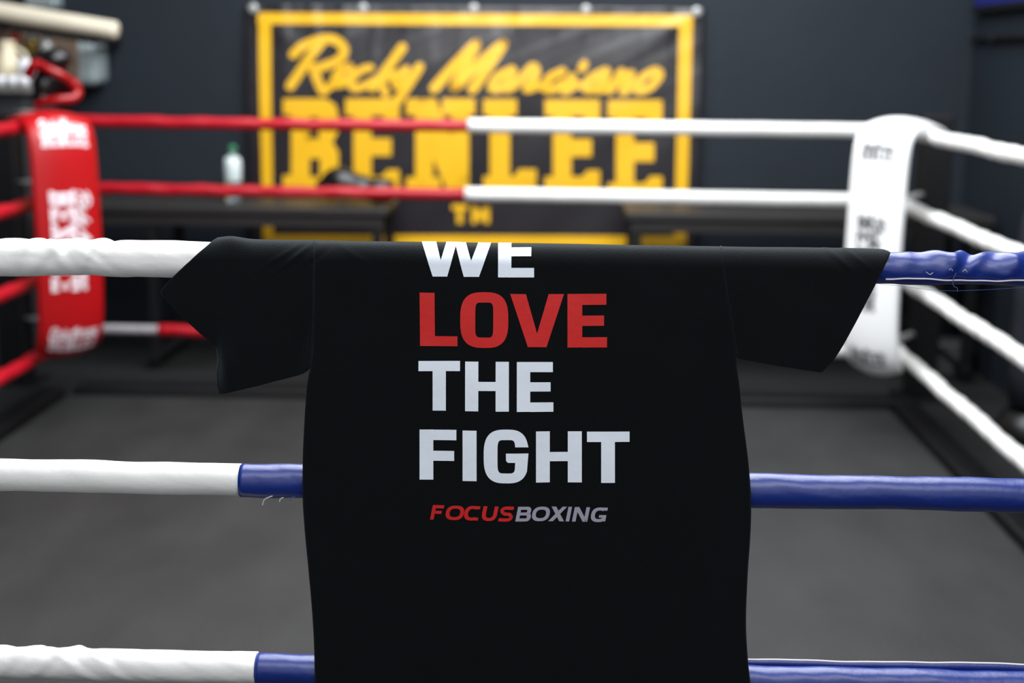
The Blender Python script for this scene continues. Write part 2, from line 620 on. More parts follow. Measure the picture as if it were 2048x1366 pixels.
# --- side ropes
nm = ['top', 'second', 'third', 'lowest']
for i in range(4):
    r = thing('ring_rope', f'{nm[i]} red sleeved side rope running forward from the red corner pad', 'rope', (0, 0, 0), group='side ropes of the red corner')
    zr = ROPE_Z[i]
    mid = 4.0
    rope_cover('red_sleeve', (RX0, RY1 + 0.0, zr), (RX0, mid, zr - 0.005), 0.0265, folds([(0.3 * q, 0.06, 0.003, 0.03) for q in range(8)], i + 2.0, base=0.002), 'red_vinyl', r, 80, 20)
    rope_cover('white_sleeve', (RX0, mid, zr - 0.005), (RX0, RY0 + 0.03, zr), 0.026, None, 'white_vinyl', r, 20, 20)
for i in range(4):
    r = thing('ring_rope', f'{nm[i]} wrinkled white side rope running forward from the white corner pad', 'rope', (0, 0, 0), group='side ropes of the white corner')
    zr = ROPE_Z[i]
    mid = 3.4
    sg = folds([(0.25 * q + 0.08 * math.sin(q * 3 + i), 0.05, 0.0018, 0.03 * (-1) ** q) for q in range(12)], i * 2.0 + 1, base=0.0022)
    rope_cover('white_sleeve', (RX1, RY1 - 0.12, zr), (RX1, mid, zr - 0.006), 0.027, sg, 'white_vinyl', r, 130, 24, wob=0.004, seed=i * 1.3)
    rope_cover('blue_sleeve', (RX1, mid, zr - 0.006), (RX1, RY0 + 0.03, zr), 0.026, None, 'blue_vinyl', r, 20, 20)


# ------------------------------------------------------------------ the brand lettering used on banner and pads (pixel frame of the banner)
def slab_E(x0, x1, y0, y1):
    w, h = x1 - x0, y1 - y0
    X = lambda t: x0 + w * t
    Y = lambda t: y0 + h * t
    return [rect(X(0), Y(0), X(1), Y(.18)), ([(X(.76), Y(.1)), (X(1), Y(.1)), (X(1), Y(.29)), (X(.80), Y(.29)), (X(.70), Y(.18))], []),
            rect(X(.15), Y(.1), X(.48), Y(.9)), rect(X(.4), Y(.43), X(.85), Y(.62)),
            rect(X(0), Y(.84), X(1), Y(1)), ([(X(.68), Y(.84)), (X(.78), Y(.77)), (X(1), Y(.77)), (X(1), Y(.92)), (X(.68), Y(.92))], [])]


def slab_word():
    B = [([(570, 197), (655, 197), (675, 210), (680, 235), (678, 265), (668, 284), (680, 302), (681, 355), (674, 370), (655, 381), (570, 381), (570, 349), (586, 349), (586, 229), (570, 229)],
          [[(623, 233), (640, 233), (640, 276), (623, 276)], [(623, 316), (643, 316), (643, 352), (623, 352)]])]
    E1 = slab_E(694, 801, 197, 380)
    N = [rect(815, 197, 872, 229), rect(833, 215, 868, 370), rect(815, 353, 883, 380), rect(886, 197, 951, 229), rect(905, 215, 939, 380),
         ([(838, 197), (873, 197), (936, 345), (939, 380), (896, 380), (838, 245)], [])]
    L = [rect(968, 198, 1034, 230), rect(981, 215, 1020, 370), rect(968, 351, 1073, 380), ([(1028, 353), (1038, 337), (1073, 337), (1073, 370), (1028, 370)], [])]
    E2 = slab_E(1090, 1199, 199, 381)
    E3 = slab_E(1215, 1323, 200, 396)
    return B, E1, N, L, E2, E3


def script_words():
    def q(pts, s, ox, oy):
        return smooth_line([(ox + x * s, oy + y * s) for x, y in pts], 4)
    s, ox, oy = 0.15625, 560, 60
    big = [[(155, 715), (300, 500), (420, 320), (540, 170)], [(195, 310), (330, 195), (600, 112), (770, 160), (835, 280), (740, 400), (520, 480)],
           [(440, 480), (520, 690), (575, 785)], [(1575, 225), (1430, 430), (1290, 620), (1200, 735)], [(1795, 475), (1660, 690), (1540, 870), (1440, 1010)]]
    small = [[(575, 785), (700, 690), (800, 600)], [(900, 460), (780, 520), (710, 640), (760, 700), (870, 650), (930, 530), (900, 460)],
             [(1170, 480), (1040, 520), (930, 650), (960, 745), (1090, 715), (1230, 640)], [(1500, 560), (1400, 600), (1310, 640), (1370, 820)],
             [(1630, 500), (1520, 600), (1490, 700), (1560, 700), (1660, 600)]]
    a = strokes([q(l, s, ox, oy) for l in big], 9.2) + strokes([q(l, s, ox, oy) for l in small], 7.6)
    s, ox, oy = 0.2393, 850, 60
    big = [[(85, 485), (250, 300), (430, 118)], [(430, 118), (340, 300), (252, 478)], [(252, 478), (450, 290), (655, 118)], [(655, 118), (530, 310), (405, 490)]]
    small = [[(730, 330), (610, 390), (560, 480), (640, 480), (740, 350), (690, 490), (790, 430)], [(790, 430), (900, 305), (930, 370), (850, 490), (950, 460)],
             [(1150, 345), (1040, 400), (1000, 485), (1080, 490), (1160, 440)], [(1230, 390), (1165, 510), (1270, 450)], [(1330, 285), (1310, 320)],
             [(1510, 340), (1390, 400), (1330, 480), (1420, 485), (1520, 350), (1450, 500), (1540, 450)], [(1640, 350), (1540, 505)],
             [(1560, 470), (1720, 365), (1650, 515), (1740, 450)], [(1930, 335), (1810, 400), (1770, 500), (1870, 480), (1955, 380), (1930, 335)]]
    b = strokes([q(l, s, ox, oy) for l in big], 10) + strokes([q(l, s, ox, oy) for l in small], 8.2)
    return a, b


def tm_mark():
    return [rect(905, 407, 936, 418), rect(915, 410, 927, 445), rect(944, 408, 954, 445), rect(970, 408, 980, 445),
            ([(944, 408), (954, 408), (962, 425), (970, 408), (980, 408), (966, 440), (958, 440)], [])]


SLAB = slab_word()
SCRIPT = script_words()
LOGO = [s for l in SLAB for s in l] + SCRIPT[0] + SCRIPT[1]      # x 570..1323, y 67..396

# ------------------------------------------------------------------ banner on the back wall
BY = WALL_Y - 0.012
ban = thing('banner', 'black vinyl banner with yellow border and lettering pinned to the back wall', 'banner', (0, BY, 0))


def ban_d(px, py):
    """how far the vinyl stands off the wall: pinned at the top, creased between the eyelets"""
    top = math.exp(-((py - 8) / 55.0) ** 2)
    pins = abs(math.sin((px - 505) / 222.5 * math.pi))
    d = 0.012 + 0.010 * top * pins * (0.6 + 0.4 * hnoise(px * 0.09, 2.0))
    d += 0.034 * math.sin(math.pi / 2 * min(1, max(0, (py - 8) / 240)))
    d += 0.006 * math.exp(-(((px - 1395) + (py - 20) * 1.35) / 26) ** 2) * math.exp(-((py - 20) / 90) ** 2)
    d += 0.005 * math.exp(-(((px - 505) - (py - 20) * 1.2) / 24) ** 2) * math.exp(-((py - 20) / 80) ** 2)
    d += 0.005 * hnoise(px * 0.012 + py * 0.01, 1.0) + 0.004 * hnoise(px * 0.05 + hnoise(py * 0.02) * 0.8, 4.0) * math.exp(-py / 150)
    d += 0.0025 * hnoise(py * 0.05 + px * 0.02, 3.0) * math.exp(-py / 200)
    return d


def ban_pt(px, py, off=0.0):
    q = U(px, py, BY)
    return (q.x, -max(0.001, ban_d(px, py)) - off, q.z)


nx_, ny_ = 150, 84
bl = lambda v: (491 + (505 - 491) * v, 1409 + (1390 - 1409) * v)
V, Fc = [], []
for j in range(ny_ + 1):
    v = j / ny_
    x0, x1 = bl(v)
    for i in range(nx_ + 1):
        px = x0 + (x1 - x0) * i / nx_
        py = (9 + 6 * i / nx_) + (508 - 9) * v
        V.append(ban_pt(px, py))
for j in range(ny_):
    for i in range(nx_):
        a = j * (nx_ + 1) + i
        Fc.append((a, a + 1, a + nx_ + 2, a + nx_ + 1))
sheet = link_mesh('sheet', V, Fc, 'banner_black', ban)
sm = sheet.modifiers.new('thick', 'SOLIDIFY')
sm.thickness = 0.001
sm.offset = 1
bf_ = lambda x, y: ban_pt(x, y, 0.0045)


def quad(a, b, c, d):
    return ([a, b, c, d], [])


border = [quad((518, 26), (1384, 31), (1384, 53), (518, 48)), quad((519, 26), (544, 26), (551, 494), (531, 494)),
          quad((1358, 31), (1384, 31), (1370, 496), (1346, 496)), quad((531, 467), (1370, 470), (1370, 495), (531, 492))]
print_mesh('yellow_border', border, bf_, 12, 'banner_yellow', ban, 'yellow printed border')
print_mesh('script_word', SCRIPT[0], bf_, 12, 'banner_yellow', ban, 'yellow brush script first word')
print_mesh('script_word', SCRIPT[1], bf_, 12, 'banner_yellow', ban, 'yellow brush script second word')
for k, l in enumerate(SLAB):
    print_mesh('slab_letter', l, bf_, 12, 'banner_yellow', ban, 'yellow slab serif letter ' + 'BENLEE'[k])
print_mesh('trademark_sign', tm_mark(), bf_, 12, 'banner_yellow', ban)
for gx, gy in ((508, 17), (727, 17), (948, 18), (1172, 20), (1393, 24)):
    q = ban_pt(gx, gy)
    bm = bmesh.new()
    bmesh.ops.create_uvsphere(bm, u_segments=16, v_segments=8, radius=0.024)
    for v in bm.verts:
        v.co = Vector((v.co.x + q[0], v.co.y * 0.35 + q[1] - 0.004, v.co.z + q[2]))
    from_bm('eyelet', bm, 'steel', ban, True)


# ------------------------------------------------------------------ corner pads
def corner_pad(name, label, centre, rz, width, zt, zb, material, pmat, logos, lean=0.0):
    root = thing(name, label, 'corner pad', (centre[0], centre[1], 0), rz)
    prof = [(0.30, zt - 0.05), (0.22, zt - 0.02), (0.12, zt - 0.002), (0.03, zt), (-0.02, zt - 0.018), (-0.048, zt - 0.07), (-0.062, zt - 0.2),
            (-0.070, (zt + zb) / 2), (-0.064, zb + 0.25), (-0.05, zb + 0.11), (-0.028, zb + 0.045), (0.01, zb + 0.006), (0.04, zb)]
    path = [Vector((0, p.y, p.x)) if False else p for p in smooth3([Vector((0, a, b)) for a, b in prof], 5)]
    nv = len(path)
    cum = [0.0]
    for a, b in zip(path, path[1:]):
        cum.append(cum[-1] + (b - a).length)

    def at(u, s):
        """u -1..1 across, s metres along the path"""
        s = max(0, min(cum[-1], s))
        for i in range(nv - 1):
            if s <= cum[i + 1]:
                break
        f = (s - cum[i]) / (cum[i + 1] - cum[i])
        c = path[i].lerp(path[i + 1], f)
        t = (path[i + 1] - path[i]).normalized()
        nrm = Vector((0, -t.z, t.y)) * -1
        end = min(s, cum[-1] - s)
        wd = width / 2 * (0.80 + 0.2 * min(1, end / 0.09) ** 0.5)
        bulge = 0.030 * (1 - u * u)
        if nrm.y > 0 and c.z < zt - 0.1:
            nrm = -nrm
        p = c + Vector((u * wd, 0, 0)) + nrm * (bulge - 0.015)
        p.x += lean * (c.z - zb)
        return p, nrm
    NU, NV = 14, 60
    V, Fc = [], []
    for j in range(NV + 1):
        for i in range(NU + 1):
            V.append(at(-1 + 2 * i / NU, cum[-1] * j / NV)[0])
    for j in range(NV):
        for i in range(NU):
            a = j * (NU + 1) + i
            Fc.append((a, a + 1, a + NU + 2, a + NU + 1))
    cu = link_mesh('cushion', V, Fc, material, root)
    md = cu.modifiers.new('thick', 'SOLIDIFY')
    md.thickness = 0.05
    md.offset = 0
    sb = cu.modifiers.new('soft', 'SUBSURF')
    sb.levels = sb.render_levels = 1

    def place(u, z):
        # s from height on the front face
        lo, hi = 0.18, cum[-1]
        for i in range(nv):
            if path[i].y < 0 and path[i].z <= z:
                s0 = cum[i] - (z - path[i].z)
                break
        else:
            s0 = hi
        p, n = at(u, s0)
        return p + n * 0.0275
    for k, (kind, zc, size, st) in enumerate(logos):
        cx, cy = 946, 231
        sc = size / 760.0
        if kind == 'h':
            fn = lambda x, y, zc=zc, sc=sc, st=st: place((x - cx) * sc / (width / 2), zc - (y - cy) * sc * st)
        else:   # reads downwards, tops of the letters to the right
            fn = lambda x, y, zc=zc, sc=sc, st=st: place(-(y - cy) * sc * st / (width / 2), zc - (x - cx) * sc)
        print_mesh('printed_logo', LOGO, fn, None, pmat, cu)
    return root


corner_pad('corner_pad', 'red vinyl corner pad with white lettering between red ring ropes', (-1.92, 5.42), R(42), 0.255, 1.20, 0.315,
           'red_vinyl_pad', 'pad_print_white', [('h', 1.145, 0.185, 1.05), ('v', 0.755, 0.385, 1.05), ('h', 0.385, 0.195, 1.0)])
corner_pad('corner_pad', 'white vinyl corner pad with black lettering between white ring ropes', (1.262, 5.53), R(-42), 0.228, 1.21, 0.275,
           'white_vinyl_pad', 'pad_print_black', [('h', 1.12, 0.14, 1.1), ('v', 0.70, 0.37, 0.8), ('h', 0.345, 0.15, 0.9)])


# ------------------------------------------------------------------ posts
def post(label, x, y, ht, corner, zs=ROPE_Z):
    p_ = thing('ring_post', label, 'post', (x, y, 0))
    box('column', -0.062, 0.062, -0.062, 0.062, 0.012, ht, 'black_steel', p_, 0.008)
    box('foot_plate', -0.11, 0.11, -0.11, 0.11, 0.0005, 0.012, 'black_steel', p_, 0.003)
    if corner:
        c = Vector((corner[0] - x, corner[1] - y, 0))
        d = c.normalized()
        for z in zs:
            a = d * 0.062 + Vector((0, 0, z + 0.025))
            b = c + Vector((0, 0, z + 0.015)) - d * 0.04
            tube_pts('turnbuckle', [a, a.lerp(b, .15), a.lerp(b, .2), a.lerp(b, .8), a.lerp(b, .85), b],
                     lambda t: 0.016 if 0.3 < t < 0.7 else 0.008, 'steel', p_, 10)
    return p_


pr = U(1856, 500, 6.2)
pl = U(28, 600, 6.2)
post('black steel ring post behind the white corner pad', pr.x, 6.2, 1.24, (RX1, RY1))
post('black steel ring post behind the red corner pad', pl.x, 6.2, 1.20, (RX0, RY1))
post('black steel ring post where the blue rope sleeves end', RX1 + 0.14, RY0 + 0.0, 1.3, None)
post('black steel ring post where the white rope sleeves end', RX0 - 0.14, RY0 + 0.0, 1.3, None)

# ------------------------------------------------------------------ tables along the back wall
def table(label, x0, x1, y0, y1, zt, legs):
    t = thing('bench_table', label, 'table', ((x0 + x1) / 2, (y0 + y1) / 2, 0))
    hw, hd = (x1 - x0) / 2, (y1 - y0) / 2
    cx = (x0 + x1) / 2
    box('table_top', -hw, hw, -hd, hd, zt - 0.035, zt, 'black_wood', t, 0.006)
    box('apron', -hw + 0.02, hw - 0.02, -hd + 0.015, -hd + 0.045, zt - 0.09, zt - 0.035, 'black_wood', t, 0.003)
    for lx in legs:
        for sy in (-1, 1):
            bar('leg', (lx - cx, sy * (hd - 0.04), 0.002), (lx - cx, sy * (hd - 0.04), zt - 0.035), 0.045, 'black_steel', t)
        bar('foot_rail', (lx - cx, -hd + 0.0, 0.06), (lx - cx, hd, 0.06), 0.04, 'black_steel', t)
        sgn = 1 if lx < cx else -1
        bar('brace', (lx - cx, -hd + 0.04, 0.06), (lx - cx + sgn * 0.32, -hd + 0.04, 0.3), 0.035, 'black_steel', t)
    bar('stretcher', (legs[0] - cx, hd - 0.05, 0.3), (legs[-1] - cx, hd - 0.05, 0.3), 0.04, 'black_steel', t)
    return t


TZ = 0.775
xl0, xl1 = U(80, 400, 6.5).x, U(776, 425, 6.5).x
table('black steel framed table carrying the water bottle beneath the banner', xl0, xl1, 6.47, 7.02, TZ, [U(308, 600, 6.5).x, xl1 - 0.05])
xr0, xr1 = U(1252, 430, 6.5).x, U(1988, 445, 6.5).x
table('black steel framed table standing behind the white corner pad', xr0, xr1, 6.47, 7.02, TZ, [xr0 + 0.05, xr1 - 0.08])
# grey storage box below
gb = U(1925, 720, 6.45)
g = thing('storage_box', 'small dark grey storage box on the floor below the table', 'box', (gb.x, 6.75, 0))
box('body', -0.10, 0.10, -0.1, 0.1, 0.001, 0.13, 'grey_box', g, 0.008)
box('lid', -0.105, 0.105, -0.105, 0.105, 0.13, 0.15, 'grey_box', g, 0.006)

# bottle
bq = U(467, 380, 6.72)
bt = thing('water_bottle', 'clear plastic water bottle with green cap on the table', 'bottle', (bq.x, 6.72, TZ + 0.001))
lathe('bottle_body', [(0.005, 0), (0.036, 0.002), (0.038, 0.02), (0.037, 0.1), (0.038, 0.175), (0.035, 0.195), (0.019, 0.22), (0.0155, 0.23), (0.0155, 0.24)], 'bottle_clear', bt)
lathe('bottle_label', [(0.0385, 0.095), (0.0395, 0.097), (0.0405, 0.17), (0.0385, 0.192), (0.031, 0.208), (0.029, 0.208)], 'bottle_label', bt)
lathe('bottle_cap', [(0.012, 0.236), (0.0185, 0.236), (0.019, 0.24), (0.0185, 0.262), (0.015, 0.265)], 'cap_green', bt)


# ------------------------------------------------------------------ boxing gloves
def ellipsoid(bm, c, r, rot=None):
    ret = bmesh.ops.create_icosphere(bm, subdivisions=3, radius=1)
    M = Matrix.Translation(c) @ (rot.to_4x4() if rot else Matrix.Identity(4)) @ Matrix.Diagonal((*r, 1))
    bmesh.ops.transform(bm, matrix=M, verts=ret['verts'])


def glove(label, loc, rot, body, cuff, scale=1.0, group=None):
    root = thing('boxing_glove', label, 'boxing glove', loc, 0, group)
    root.rotation_euler = rot
    root.scale = (scale,) * 3
    bm = bmesh.new()
    ellipsoid(bm, (0.165, 0, 0.065), (0.075, 0.062, 0.058))
    ellipsoid(bm, (0.205, 0, 0.045), (0.055, 0.060, 0.045))
    ellipsoid(bm, (0.10, 0, 0.055), (0.075, 0.052, 0.046))
    ellipsoid(bm, (0.145, -0.060, 0.05), (0.06, 0.026, 0.028), Matrix.Rotation(R(14), 3, 'Z'))
    o = from_bm('fist', bm, body, root, True)
    md = o.modifiers.new('blend', 'REMESH')
    md.mode = 'VOXEL'
    md.voxel_size = 0.007
    md.use_smooth_shade = True
    s2 = o.modifiers.new('smooth', 'SMOOTH')
    s2.iterations = 4
    c = lathe('cuff', [(0.034, -0.02), (0.042, -0.018), (0.044, 0.03), (0.040, 0.075), (0.036, 0.08)], cuff, root, 24)
    c.rotation_euler = (0, R(90), 0)
    c.location = (-0.005, 0, 0.048)
    st = lathe('strap', [(0.041, 0.018), (0.0475, 0.019), (0.0475, 0.046), (0.041, 0.047)], body, c, 24)
    return root


g3 = U(700, 372, 6.6)
glove('black boxing glove lying on the table before the banner', (g3.x + 0.16, 6.62, TZ + 0.006), (0, R(-3), R(172)), 'glove_black', 'glove_black', 1.3)

# padded head guard left on top of the red corner
HY = 5.52
hg = thing('head_guard', 'black and red padded head guard lying on top of the red corner pad', 'head guard', (0, 0, 0))
bm = bmesh.new()
for px, py, Y, rx, rz_ in ((112, 119, HY + 0.04, 0.060, 0.044), (88, 122, HY + 0.05, 0.052, 0.042), (92, 172, HY + 0.06, 0.052, 0.062), (112, 160, HY + 0.09, 0.07, 0.05), (90, 196, HY + 0.06, 0.045, 0.022)):
    q = U(px, py, Y)
    ellipsoid(bm, q, (rx, 0.06, rz_))
shell = from_bm('shell', bm, 'glove_black', hg, True)
md = shell.modifiers.new('blend', 'REMESH')
md.mode = 'VOXEL'
md.voxel_size = 0.008
md.use_smooth_shade = True
shell['label'] = 'black padded shell'


def hg_strip(name, pts, rad):
    P = smooth3([U(x, y, Y) for x, y, Y in pts], 6)
    o = tube_pts(name, P, rad, 'glove_red', hg, 14)
    return o


hg_strip('brow_band', [(56, 150, HY + 0.02), (68, 132, HY), (78, 128, HY), (100, 140, HY - 0.01), (122, 150, HY), (146, 166, HY + 0.04)], lambda t: 0.021 - 0.006 * abs(t - 0.1))
hg_strip('chin_strap', [(146, 166, HY + 0.04), (155, 182, HY + 0.05), (148, 196, HY + 0.03), (118, 199, HY), (92, 203, HY), (72, 211, HY + 0.02)], lambda t: 0.022 - 0.009 * t)

# ------------------------------------------------------------------ left background: cabinet with trophies, roll, dispenser
LY = 6.55
cabx = U(58, 180, LY).x
cab = thing('cabinet', 'dark grey cabinet with pale ledge behind the red corner', 'cabinet', (cabx - 0.3, LY + 0.22, 0))
ctop = U(30, 184, LY).z
box('body', -0.6, 0.27, -0.2, 0.22, 0.002, ctop - 0.005, 'dark_grey_panel', cab, 0.005)
box('ledge', -0.62, 0.3, -0.23, 0.22, ctop - 0.005, ctop + 0.03, 'grey_ledge', cab, 0.004)
box('back_panel', -0.6, 0.39, 0.21, 0.235, ctop + 0.03, U(30, 40, LY + 0.43).z, 'brown_panel', cab, 0.003)
zl = ctop + 0.031


def on_ledge(px, Y):
    return (U(px, 170, Y).x, Y, zl)


t = thing('ceramic_jug', 'tall cream ceramic jug on the cabinet ledge', 'jug', on_ledge(18, 6.72))
lathe('jug_body', [(0.03, 0), (0.05, 0.004), (0.062, 0.05), (0.058, 0.11), (0.038, 0.16), (0.036, 0.19), (0.04, 0.2)], 'cream_glaze', t)
tube_pts('handle', smooth3([(0.05, 0, 0.06), (0.085, 0, 0.09), (0.085, 0, 0.14), (0.04, 0, 0.17)]), 0.008, 'cream_glaze', t, 8)
t = thing('ornament', 'white ornament with red band on a brass stem on the ledge', 'ornament', on_ledge(36, 6.82))
lathe('stem', [(0.03, 0), (0.032, 0.006), (0.008, 0.02), (0.007, 0.19), (0.012, 0.2)], 'brass', t)
lathe('red_band', [(0.01, 0.198), (0.026, 0.205), (0.03, 0.225), (0.026, 0.24), (0.02, 0.242)], 'glove_red', t)
lathe('white_top', [(0.02, 0.241), (0.03, 0.25), (0.034, 0.265), (0.028, 0.285), (0.005, 0.295)], 'white_glaze', t)
t = thing('white_mug', 'small white mug beside the cream jug', 'mug', on_ledge(51, 6.62))
lathe('mug_body', [(0.02, 0), (0.026, 0.003), (0.03, 0.08), (0.033, 0.12), (0.028, 0.12), (0.024, 0.03), (0.004, 0.028)], 'white_glaze', t)
tube_pts('handle', smooth3([(0.028, 0, 0.03), (0.05, 0, 0.045), (0.05, 0, 0.085), (0.03, 0, 0.1)]), 0.005, 'white_glaze', t, 8)
for k, (px, Y) in enumerate(((2, 6.42), (26, 6.42), (48, 6.42))):
    t = thing('glass_tumbler', ('short white tumbler at the foot of the cream jug', 'short white tumbler between jug and mug on the ledge', 'short white tumbler in front of the white mug')[k], 'tumbler', (U(px, 170, Y).x, Y, zl), 0, 'tumblers on the ledge edge')
    lathe('tumbler_body', [(0.016, 0), (0.02, 0.002), (0.026, 0.042), (0.023, 0.042), (0.018, 0.006), (0.003, 0.005)], 'white_glaze', t)
t = thing('trophy', 'brass trophy cup with silver ball standing on the cabinet', 'trophy', on_ledge(70, 6.84))
lathe('base', [(0.035, 0), (0.036, 0.03), (0.03, 0.032), (0.012, 0.05), (0.01, 0.1)], 'glove_black', t)
lathe('cup', [(0.01, 0.1), (0.03, 0.13), (0.042, 0.19), (0.046, 0.21), (0.04, 0.21), (0.02, 0.15)], 'brass', t)
bm = bmesh.new()
ellipsoid(bm, (0.0, 0, 0.235), (0.033, 0.033, 0.033))
from_bm('silver_ball', bm, 'white_glaze', t, True)
t = thing('trophy', 'silver figure trophy beside the grey dispenser', 'trophy', (U(97, 150, 6.8).x, 6.8, zl))
lathe('base', [(0.03, 0), (0.031, 0.03), (0.01, 0.036), (0.009, 0.14)], 'glove_black', t)
lathe('figure', [(0.01, 0.138), (0.03, 0.155), (0.034, 0.18), (0.026, 0.205), (0.012, 0.215), (0.02, 0.225), (0.022, 0.24), (0.012, 0.258)], 'steel', t)

# grey wall dispenser
d0, d1 = U(112, 80, 7.0), U(197, 172, 7.0)
dp = thing('dispenser', 'rounded grey plastic dispenser mounted on the back wall', 'dispenser', ((d0.x + d1.x) / 2, 7.09, d1.z))
w2, hh = (d1.x - d0.x) / 2, d0.z - d1.z
bm = box_bm(-w2, w2, -0.1, 0.108, 0, hh, 0.045, 5)
from_bm('housing', bm, 'grey_plastic', dp, True)
box('lid_line', -w2 + 0.03, w2 - 0.03, -0.104, -0.098, hh * 0.70, hh * 0.72, 'grey_ledge', dp, 0.001)
# cream roll on a bracket
ra, rb = U(-160, -4, 6.75), U(236, 62, 6.75)
rl = thing('padded_roll', 'long cream padded roll resting above the cabinet', 'roll', (0, 0, 0))
dv = (rb - ra)
cover = tube_pts('roll_cover', [ra, ra.lerp(rb, .02), ra.lerp(rb, .5), ra.lerp(rb, .975), ra.lerp(rb, .992), rb], lambda t: 0.042 if 0.1 < t < 0.7 else (0.040 if t < 0.9 else 0.028), 'cream', rl, 24)
br = thing('shelf_bracket', 'black wall bracket holding up the cream roll', 'bracket', (0, 0, 0))
for f in (0.35, 0.85):
    q = ra.lerp(rb, f)
    bar('bracket_arm', (q.x, 6.69, q.z - 0.062), (q.x, WALL_Y - 0.002, q.z - 0.062), 0.035, 'black_steel', br)
bar('bracket_rail', ra.lerp(rb, .3) + Vector((0, 0.02, -0.062)), ra.lerp(rb, .88) + Vector((0, 0.02, -0.062)), 0.034, 'black_steel', br)
wv = U(88, 2, 7.1)
vb = thing('wall_vent', 'pale grey vent box on the back wall above the roll', 'vent', (wv.x, 7.13, wv.z))
box('housing', -0.09, 0.06, -0.05, 0.068, -0.03, 0.14, 'grey_plastic', vb, 0.01)
for k in range(4):
    box('slat', -0.08, 0.05, -0.056, -0.048, 0.0 + k * 0.03, 0.014 + k * 0.03, 'grey_ledge', vb, 0.002)

# ------------------------------------------------------------------ right wall fittings
bz = U(1930, 15, WALL_Y).z
bb = thing('wall_board', 'deep blue board fixed along the side wall', 'board', (RIGHT_X, 5.6, bz))
box('panel', -0.035, -0.002, -1.6, 1.5, 0.0, 0.35, 'blue_board', bb, 0.004)
box('bottom_rail', -0.042, -0.002, -1.62, 1.52, -0.03, -0.001, 'black_steel', bb, 0.004)
cz_ = U(1938, 79, WALL_Y).z
cd = thing('wall_conduit', 'dark conduit pipe running along the side wall', 'conduit', (RIGHT_X - 0.02, 5.6, cz_))
tube_pts('pipe', [(0, -1.6, 0), (0, 0, 0), (0, 1.55, 0)], 0.013, 'black_steel', cd, 12)
for yy in (-1.2, 0, 1.2):
    box('clip', -0.018, 0.019, yy - 0.015, yy + 0.015, -0.018, 0.018, 'black_steel', cd, 0.003)
# freestanding bag beside the right wall
fb = U(2058, 560, 6.35)
fbz = 0.95
bg = thing('punch_bag', 'dark freestanding punch bag by the side wall', 'punch bag', (1.86, 5.4, 0))
lathe('base', [(0.1, 0.001), (0.155, 0.002), (0.155, 0.08), (0.12, 0.14), (0.08, 0.15)], 'glove_black', bg, 28)
lathe('bag', [(0.06, 0.15), (0.11, 0.17), (0.115, 0.3), (0.115, fbz - 0.12), (0.10, fbz - 0.04), (0.06, fbz)], 'bag_dark', bg, 28)

# ------------------------------------------------------------------ T-shirt over the front top rope
CR = 0.0262                                   # radius of the cloth where it turns over the rope
SY = NEAR_Y - CR                              # front plane of the cloth
shirt = thing('t_shirt', 'black cotton t-shirt with white and red slogan hanging over the front rope', 't-shirt', (0, 0, 0))


def sx(px, py):
    return U(px, py, SY).x


def sz(px, py):
    return U(px, py, SY).z


def wr(px, py):
    """gentle folds in the hanging cloth (towards the viewer), pixel frame of the print"""
    d = 0.0016 * hnoise(px * 0.011 + py * 0.003, 1.0) + 0.0010 * hnoise(py * 0.012 - px * 0.006, 2.0)
    g = min(1, max(0, (py - 560) / 300))
    d += 0.003 * g * hnoise(px * 0.008 + 0.3 * math.sin(py * 0.004), 5.0)
    # small creases where the sleeves bunch over the rope
    for cx, cy, kx, w, a in ((600, 508, 1.3, 7, 0.0030), (640, 512, 1.1, 7, -0.0018), (575, 505, 1.6, 8, 0.0018), (1668, 512, -1.2, 6, 0.0026), (1700, 508, -1.3, 6, 0.0026), (700, 505, -1.5, 8, 0.0014)):
        e = (px - cx) + kx * (py - cy)
        d += a * math.exp(-(e / w) ** 2) * math.exp(-((py - cy) / 26) ** 2)
    # sleeve edge fold and inner fold of the left sleeve
    d += 0.006 * math.exp(-(((px - 462) - 0.05 * (py - 730)) / 16) ** 2) * math.exp(-((py - 735) / 48) ** 2)
    d -= 0.010 * math.exp(-((px - 432) / 12) ** 2) * math.exp(-((py - 735) / 50) ** 2)
    d -= 0.008 * math.exp(-((px - 606 + (py - 690) * 0.1) / 16) ** 2) * math.exp(-((py - 690) / 55) ** 2)
    # right side of the body
    d += 0.004 * math.exp(-(((px - 1400) + (py - 1150) * 0.35) / 40) ** 2) * g
    d -= 0.003 * math.exp(-(((px - 1330) + (py - 1150) * 0.35) / 40) ** 2) * g
    return d


def rope_hit(px, py, rr):
    """where the sight line of a pixel meets a cylinder of radius rr round the rope (nearest point if it misses)"""
    d = fwd + rt * ((px - W / 2) / FPX) - up * ((py - H / 2) / FPX)
    A = d.y * d.y + d.z * d.z
    B = -(d.y * NEAR_Y + d.z * (Z1 - CZ))
    Cc = NEAR_Y ** 2 + (Z1 - CZ) ** 2 - rr * rr
    disc = B * B - A * Cc
    t = (-B - math.sqrt(max(0, disc))) / A
    q = Vector((d.x * t, d.y * t, CZ + d.z * t))
    v = Vector((0, q.y - NEAR_Y, q.z - Z1))
    v = v.normalized() * rr
    return Vector((q.x, NEAR_Y + v.y, Z1 + v.z)), disc


def cloth(px, py, off=0.0):
    q = U(px, py, SY)
    h = q.z - Z1
    w_ = wr(px, py)
    if h <= 0:
        lean = 0.006 * min(1, -h / 0.15)
        return Vector((q.x, SY - off - w_ - lean, q.z))
    k = max(0.0, 1 - h / CR)
    p_, _d = rope_hit(px, py, CR)
    n = Vector((0, p_.y - NEAR_Y, p_.z - Z1)).normalized()
    return p_ + n * (off + w_ * (0.25 + 0.75 * k))


